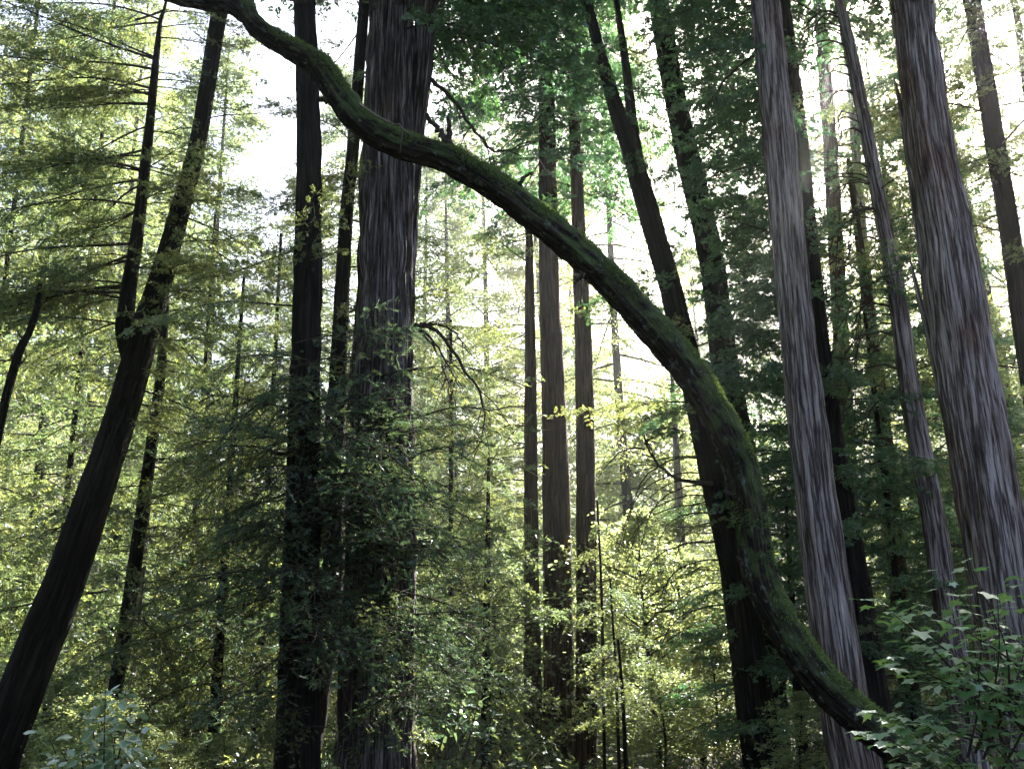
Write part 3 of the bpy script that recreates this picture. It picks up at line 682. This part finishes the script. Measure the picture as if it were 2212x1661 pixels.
rows = [('column', 'very tall conifer ', 44, ((-150, 36), (40, 38), (230, 36), (420, 34), (640, 25), (760, 33), (2080, 34), (2260, 38))),
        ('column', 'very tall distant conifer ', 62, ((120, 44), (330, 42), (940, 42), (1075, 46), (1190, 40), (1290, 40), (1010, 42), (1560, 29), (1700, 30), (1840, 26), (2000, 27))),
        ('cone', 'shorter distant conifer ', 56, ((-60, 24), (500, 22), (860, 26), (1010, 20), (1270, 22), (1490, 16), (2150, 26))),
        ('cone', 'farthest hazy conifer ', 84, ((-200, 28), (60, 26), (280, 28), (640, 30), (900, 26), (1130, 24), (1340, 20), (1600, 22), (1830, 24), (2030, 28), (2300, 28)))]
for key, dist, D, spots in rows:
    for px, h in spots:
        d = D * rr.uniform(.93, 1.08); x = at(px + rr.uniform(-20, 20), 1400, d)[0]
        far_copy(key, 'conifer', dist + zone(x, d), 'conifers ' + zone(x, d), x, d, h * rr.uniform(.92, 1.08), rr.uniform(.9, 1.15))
x = at(1390, 1400, 39)[0]
far_copy('column', 'conifer', 'conifer added for shade behind the fork of the leaning redwood', 'conifers in the bright gap behind the arch', x, 39, 36, .8)  # added to keep the sun off the near foliage lower left
# unseen conifers added round the viewpoint to block sky and sun
for i, (x, y, lab) in enumerate(((-9, 1, 'left of the trail'), (-12, 8, 'farther up on the left of the trail'), (-8, -7, 'behind the viewpoint on the left'), (-4, -12, 'straight behind the viewpoint'), (-16, -3, 'up the bank on the left'), (-5.5, 1, 'leaning over the trail from the left'), (-8, 7, 'just outside the left edge'), (16, 15, 'beyond the right edge'), (21, 21, 'deep beyond the right edge'), (24, 13, 'far out on the right'))):
    far_tree('conifer', 'conifer added for shade out of the frame, ' + lab, x, y, 26 + (i * 7) % 9, 4.6, 64, 110, (.45, .8), .30, seed, 'cone', 'shade conifers added round the viewpoint', 'far_leaf', rt=.4, crown0=(.1 if i < 5 else .42)); seed += 1
# broadleaf understory
for D, lo, xs, top in ((26, 'low broadleaf tree ', (40, 340, 560, 960, 1060, 1380, 1500, 1900, 2130), (3, 6.5)), (33, 'broadleaf tree ', (-40, 190, 420, 560, 900, 1010, 1320, 2050), (5, 10)), (46, 'tall hazy broadleaf tree ', (60, 300, 500, 760, 1000, 1330, 1450, 2200), (8, 14))):
    for px in xs:
        d = D * rr.uniform(.92, 1.1); x = at(px + rr.uniform(-30, 30), 1450, d)[0]; h = rr.uniform(*top)
        far_copy('round', 'broadleaf_tree', lo + zone(x, d), 'broadleaf trees ' + zone(x, d), x, d, h, rr.uniform(.9, 1.4) * (8 / h) ** .4)
# green bushes at the feet of the trees
for px, d, h, lab in ((225, 13.5, 1.7, 'fresh green bush right of the foot of the forked tree'), (60, 16, 2.6, 'green bush behind the foot of the forked tree'), (120, 11, 1.0, 'low fresh green bush in front of the forked tree'), (330, 14, 1.3, 'small green bush right of the slender leaning tree'),
                      (480, 14, 1.2, 'low green bush left of the dark pair'), (1420, 20, 2.2, 'sunlit bush at the foot of the bright gap'), (1375, 29, 3.2, 'sunlit bush deep in the bright gap right of the trio'), (1455, 33, 4.5, 'tall sunlit bush deep in the bright gap'), (1525, 30, 3.6, 'sunlit bush in the bright gap beside the leaning redwood'), (1540, 22, 2.8, 'sunlit bush left of the leaning forked redwood'), (1720, 16, 1.5, 'dark bush under the foot of the arch')):
    x = at(px, 1500, d)[0]; far_copy('round', 'bush', lab, 'bushes at the feet of the trees', x, d, h, 1.3)['category'] = 'bush'

# ------------------------------------------------------------------ leafy shrubs close to the camera
def maple_leaf():
    pts = []
    lob = [(-150, .30), (-120, .62), (-95, .46), (-62, .92), (-34, .62), (0, 1.08), (34, .62), (62, .92), (95, .46), (120, .62), (150, .30)]
    V = [(0, 0, 0)] + [(r * math.cos(math.radians(a)) + .1, r * math.sin(math.radians(a)), -.10 * r * r + .05 * abs(math.sin(math.radians(a)))) for a, r in lob]
    F = [(0, i, i + 1, i + 1) for i in range(1, len(V) - 1)]
    return np.array(V, float), [f[:3] for f in F]
def oval_leaf():
    V, F = [], []
    for i, (x, w) in enumerate(((0, .02), (.25, .24), (.55, .30), (.85, .17), (1.0, .01))):
        V += [(x, -w, .06 * w - .1 * x * x), (x, 0, -.1 * x * x - .03), (x, w, .06 * w - .1 * x * x)]
        if i:
            a = (i - 1) * 3; F += [(a, a + 1, a + 4), (a, a + 4, a + 3), (a + 1, a + 2, a + 5), (a + 1, a + 5, a + 4)]
    return np.array(V, float), F
def leaf_proto(name, data, material, r, k=4):
    out = []
    for i in range(k):
        V, F = data; V = V.copy(); V[:, 2] += r.normal(0, .02, len(V)) + (i - k / 2) * .04 * V[:, 0] ** 2
        o = mesh_obj(name, V, F, M[material], attrs={'tint': ('FLOAT', np.full(len(V), r.uniform(.2, .8)))}, smooth=True)
        out.append(o.data); bpy.data.objects.remove(o)
    return out
lr = np.random.default_rng(99)
PROTO = {'maple': leaf_proto('leaf', maple_leaf(), 'maple', lr), 'laurel': leaf_proto('leaf', oval_leaf(), 'laurel', lr)}

def shrub(name, lab, stems, D, kind, size, spacing, tilt=.35, up=.15, group=None, cat='shrub', spread=.16, whorl=1):
    pts0 = at(*stems[0][0], D); g = float(ground_z(pts0[0], pts0[1])); t = thing(name, lab, cat, (pts0[0], pts0[1], g), group)
    r = np.random.default_rng(len(lab) * 7 + 1); leaves = []
    for si, st in enumerate(stems):
        dd = D + r.uniform(-.35, .35); P = np.array([at(x, y, dd) for x, y in st]); P = catmull(P, 20)
        if si % 1 == 0:
            v, f = tube(P, np.linspace(.007, .0015, 20) * D / 5, 5); mesh_obj('stem', v - np.array(t.location), f, M['twig'], t, smooth=True)
        s = np.r_[0, np.cumsum(np.linalg.norm(np.diff(P, axis=0), axis=1))]; u = (.12 if kind == 'maple' else .35) * s[-1]; sg = 1
        while u < s[-1]:
            p = np.array([np.interp(u, s, P[:, j]) for j in range(3)]); tx = unit(np.array([np.interp(u + .05, s, P[:, j]) for j in range(3)]) - p + 1e-6)
            for w in range(whorl):
                az = math.atan2(tx[1], tx[0]) + sg * r.uniform(.5, 1.5) + w * 2.1; l = size * r.uniform(.6, 1.2)
                pet = r.uniform(.02, spread); q = p + np.array([math.cos(az), math.sin(az), up]) * pet
                leaves.append((PROTO[kind][r.integers(4)], Matrix.Translation(Vector(q) - t.location) @ Matrix.Rotation(az + r.normal(0, .3), 4, 'Z') @ Matrix.Rotation(r.normal(.12, tilt), 4, 'Y') @ Matrix.Rotation(r.normal(0, tilt), 4, 'X') @ Matrix.Scale(l, 4), q, l))
                sg = -sg
            u += spacing * r.uniform(.6, 1.4)
    def shows(e):                                  # the leaves that show largest come first
        x, y, z = proj(e[2]); return (0 <= x <= W0 and 0 <= y <= H0, e[3] / z)
    leaves.sort(key=shows, reverse=True)
    for data, mx, q, l in leaves[:300]:
        o = bpy.data.objects.new('leaf', data); COL.objects.link(o); o.parent = t; o.matrix_local = mx
    if len(leaves) > 300:
        V, F, T, off = [], [], [], 0
        for data, mx, q, l in leaves[300:]:
            co = np.array([v.co[:] for v in data.vertices]); m4 = np.array(mx); V.append(co @ m4[:3, :3].T + m4[:3, 3])
            F.append(np.array([p.vertices[:] for p in data.polygons]) + off); off += len(co); T.append(np.full(len(co), r.uniform(.15, .85)))
        o = mesh_obj('foliage', np.vstack(V), np.vstack(F), M[kind], t, smooth=True, attrs={'tint': ('FLOAT', np.concatenate(T))}); o['kind'] = 'stuff'
    return t
mst = []
for (x, y) in [(x + lr.uniform(-35, 35), y + lr.uniform(-30, 30)) for x, y in [(1905, 1285), (1990, 1300), (2060, 1235), (2150, 1262), (2200, 1330), (2120, 1360), (1960, 1345), (1940, 1412), (2040, 1420), (2160, 1430), (2210, 1480), (2010, 1500), (1900, 1530), (1880, 1560), (1960, 1580), (2080, 1540), (2160, 1580), (2020, 1640), (2120, 1640), (2200, 1640), (1950, 1650), (2190, 1260), (2080, 1300), (2180, 1390), (2080, 1470), (1900, 1600), (1990, 1545), (2060, 1600)] for _ in (0, 1)]:
    bx = 2150 + lr.uniform(-60, 160); by = max(y + 120, 1480) + lr.uniform(0, 160)
    mst.append([(bx, by), ((bx + x) / 2 + 20, (by + y) / 2 - 10), (x, y)])
shrub('maple_shrub', 'leafy maple shrub with pale flat leaves in the lower right corner', mst, 5.2, 'maple', .056, .032, .2)
lst = []
for (x, y) in [(105, 1590), (130, 1620), (170, 1570), (200, 1510), (228, 1490), (255, 1500), (282, 1540), (320, 1570), (345, 1600), (300, 1630), (240, 1580), (180, 1640), (110, 1650), (265, 1640), (210, 1610)]:
    bx = 210 + lr.uniform(-60, 60); lst.append([(bx, 1800), ((bx + x) / 2, (1800 + y) / 2 - 20), (x, y)])
shrub('laurel_shrub', 'pale oval-leaved shrub in the lower left corner', lst, 6.5, 'laurel', .082, .04, .4, .5, spread=.08, whorl=3)
shrub('laurel_shrub', 'few pale oval leaves at the bottom edge left of the thickest trunk', [[(700, 1760), (705, 1700), (712, 1648)], [(740, 1760), (735, 1700), (728, 1652)]], 6, 'laurel', .07, .06, .5, .5, spread=.05, whorl=2)
shrub('laurel_shrub', 'few pale oval leaves at the bottom edge before the thickest trunk', [[(830, 1760), (825, 1700), (815, 1655)], [(850, 1760), (855, 1700), (858, 1655)]], 6, 'laurel', .07, .06, .5, .5, spread=.05, whorl=2)
shrub('laurel_shrub', 'bluish oval-leaved shrub low between the thickest trunk and the trio', [[(960, 1640), (985, 1560), (1000, 1490)], [(1000, 1640), (1020, 1570), (1035, 1500)], [(940, 1640), (960, 1580), (965, 1520)], [(1020, 1650), (1050, 1590), (1065, 1530)]], 14, 'laurel', .13, .12, .5, .4, spread=.12, whorl=2)

# ------------------------------------------------------------------ ground cover
def ground_cover():
    r = np.random.default_rng(77); n = 42000
    y = r.uniform(11, 62, n); x = r.uniform(-.62, .62, n) * (y + 6); g = ground_z(x, y)
    cl = vnoise(x * .5, y * .5, 0, 4); h = r.uniform(0, 1, n) ** .7 * (.25 + 1.2 * cl ** 2) * np.clip((y - 9) / 12, .3, 1.4)
    C = np.stack([x, y, g + h], 1); D = unit(r.normal(0, 1, (n, 3)) * np.array([1, 1, .4])); N = np.array([0, 0, 1.0]) + r.normal(0, .4, (n, 3))
    V = leaf_quads(C, D, N, r.uniform(.10, .22, n), r.uniform(.05, .09, n)); v, f = leaf_mesh_data(V)
    o = mesh_obj('ground_cover', v, f, M['broad'], attrs={'tint': ('FLOAT', np.repeat(r.uniform(0, .95, n), 4))})
    o['kind'] = 'stuff'; o['label'] = 'low green ferns and leaves covering the forest floor'; o['category'] = 'ground cover'
ground_cover()

# ------------------------------------------------------------------ tell look-alikes apart by their order from the left
same = {}
for o in bpy.data.objects:
    if o.parent is None and 'label' in o.keys() and o.type == 'EMPTY': same.setdefault(o['label'], []).append(o)
for lab, os_ in same.items():
    if len(os_) < 2: continue
    os_.sort(key=lambda o: proj(tuple(o.location))[0] if proj(tuple(o.location))[2] > 0 else 0)
    n = len(os_); words = {2: ['left one of two:', 'right one of two:'], 3: ['leftmost of three:', 'middle of three:', 'rightmost of three:']}.get(n) or ['%s from the left of %d:' % (w, n) for w in ('first', 'second', 'third', 'fourth', 'fifth', 'sixth')[:n]]
    for o, w in zip(os_, words): o['label'] = w + ' ' + lab

# ------------------------------------------------------------------ haze
def haze():
    x0, x1, y0, y1, z0, z1 = -190, 190, -160, 200, -8, 82
    V = [(x, y, z) for x in (x0, x1) for y in (y0, y1) for z in (z0, z1)]
    F = [(0, 1, 3, 2), (4, 6, 7, 5), (0, 4, 5, 1), (2, 3, 7, 6), (0, 2, 6, 4), (1, 5, 7, 3)]
    m, nt, out = mat('haze'); p = nt.nodes.new('ShaderNodeVolumePrincipled')
    p.inputs['Color'].default_value = (.92, .95, 1, 1); p.inputs['Density'].default_value = .0008; p.inputs['Anisotropy'].default_value = .88
    nt.links.new(p.outputs[0], out.inputs['Volume'])
    o = mesh_obj('haze', V, F, m); o['kind'] = 'stuff'; o['label'] = 'thin pale sunlit haze between the trees'; o['category'] = 'haze'
haze()
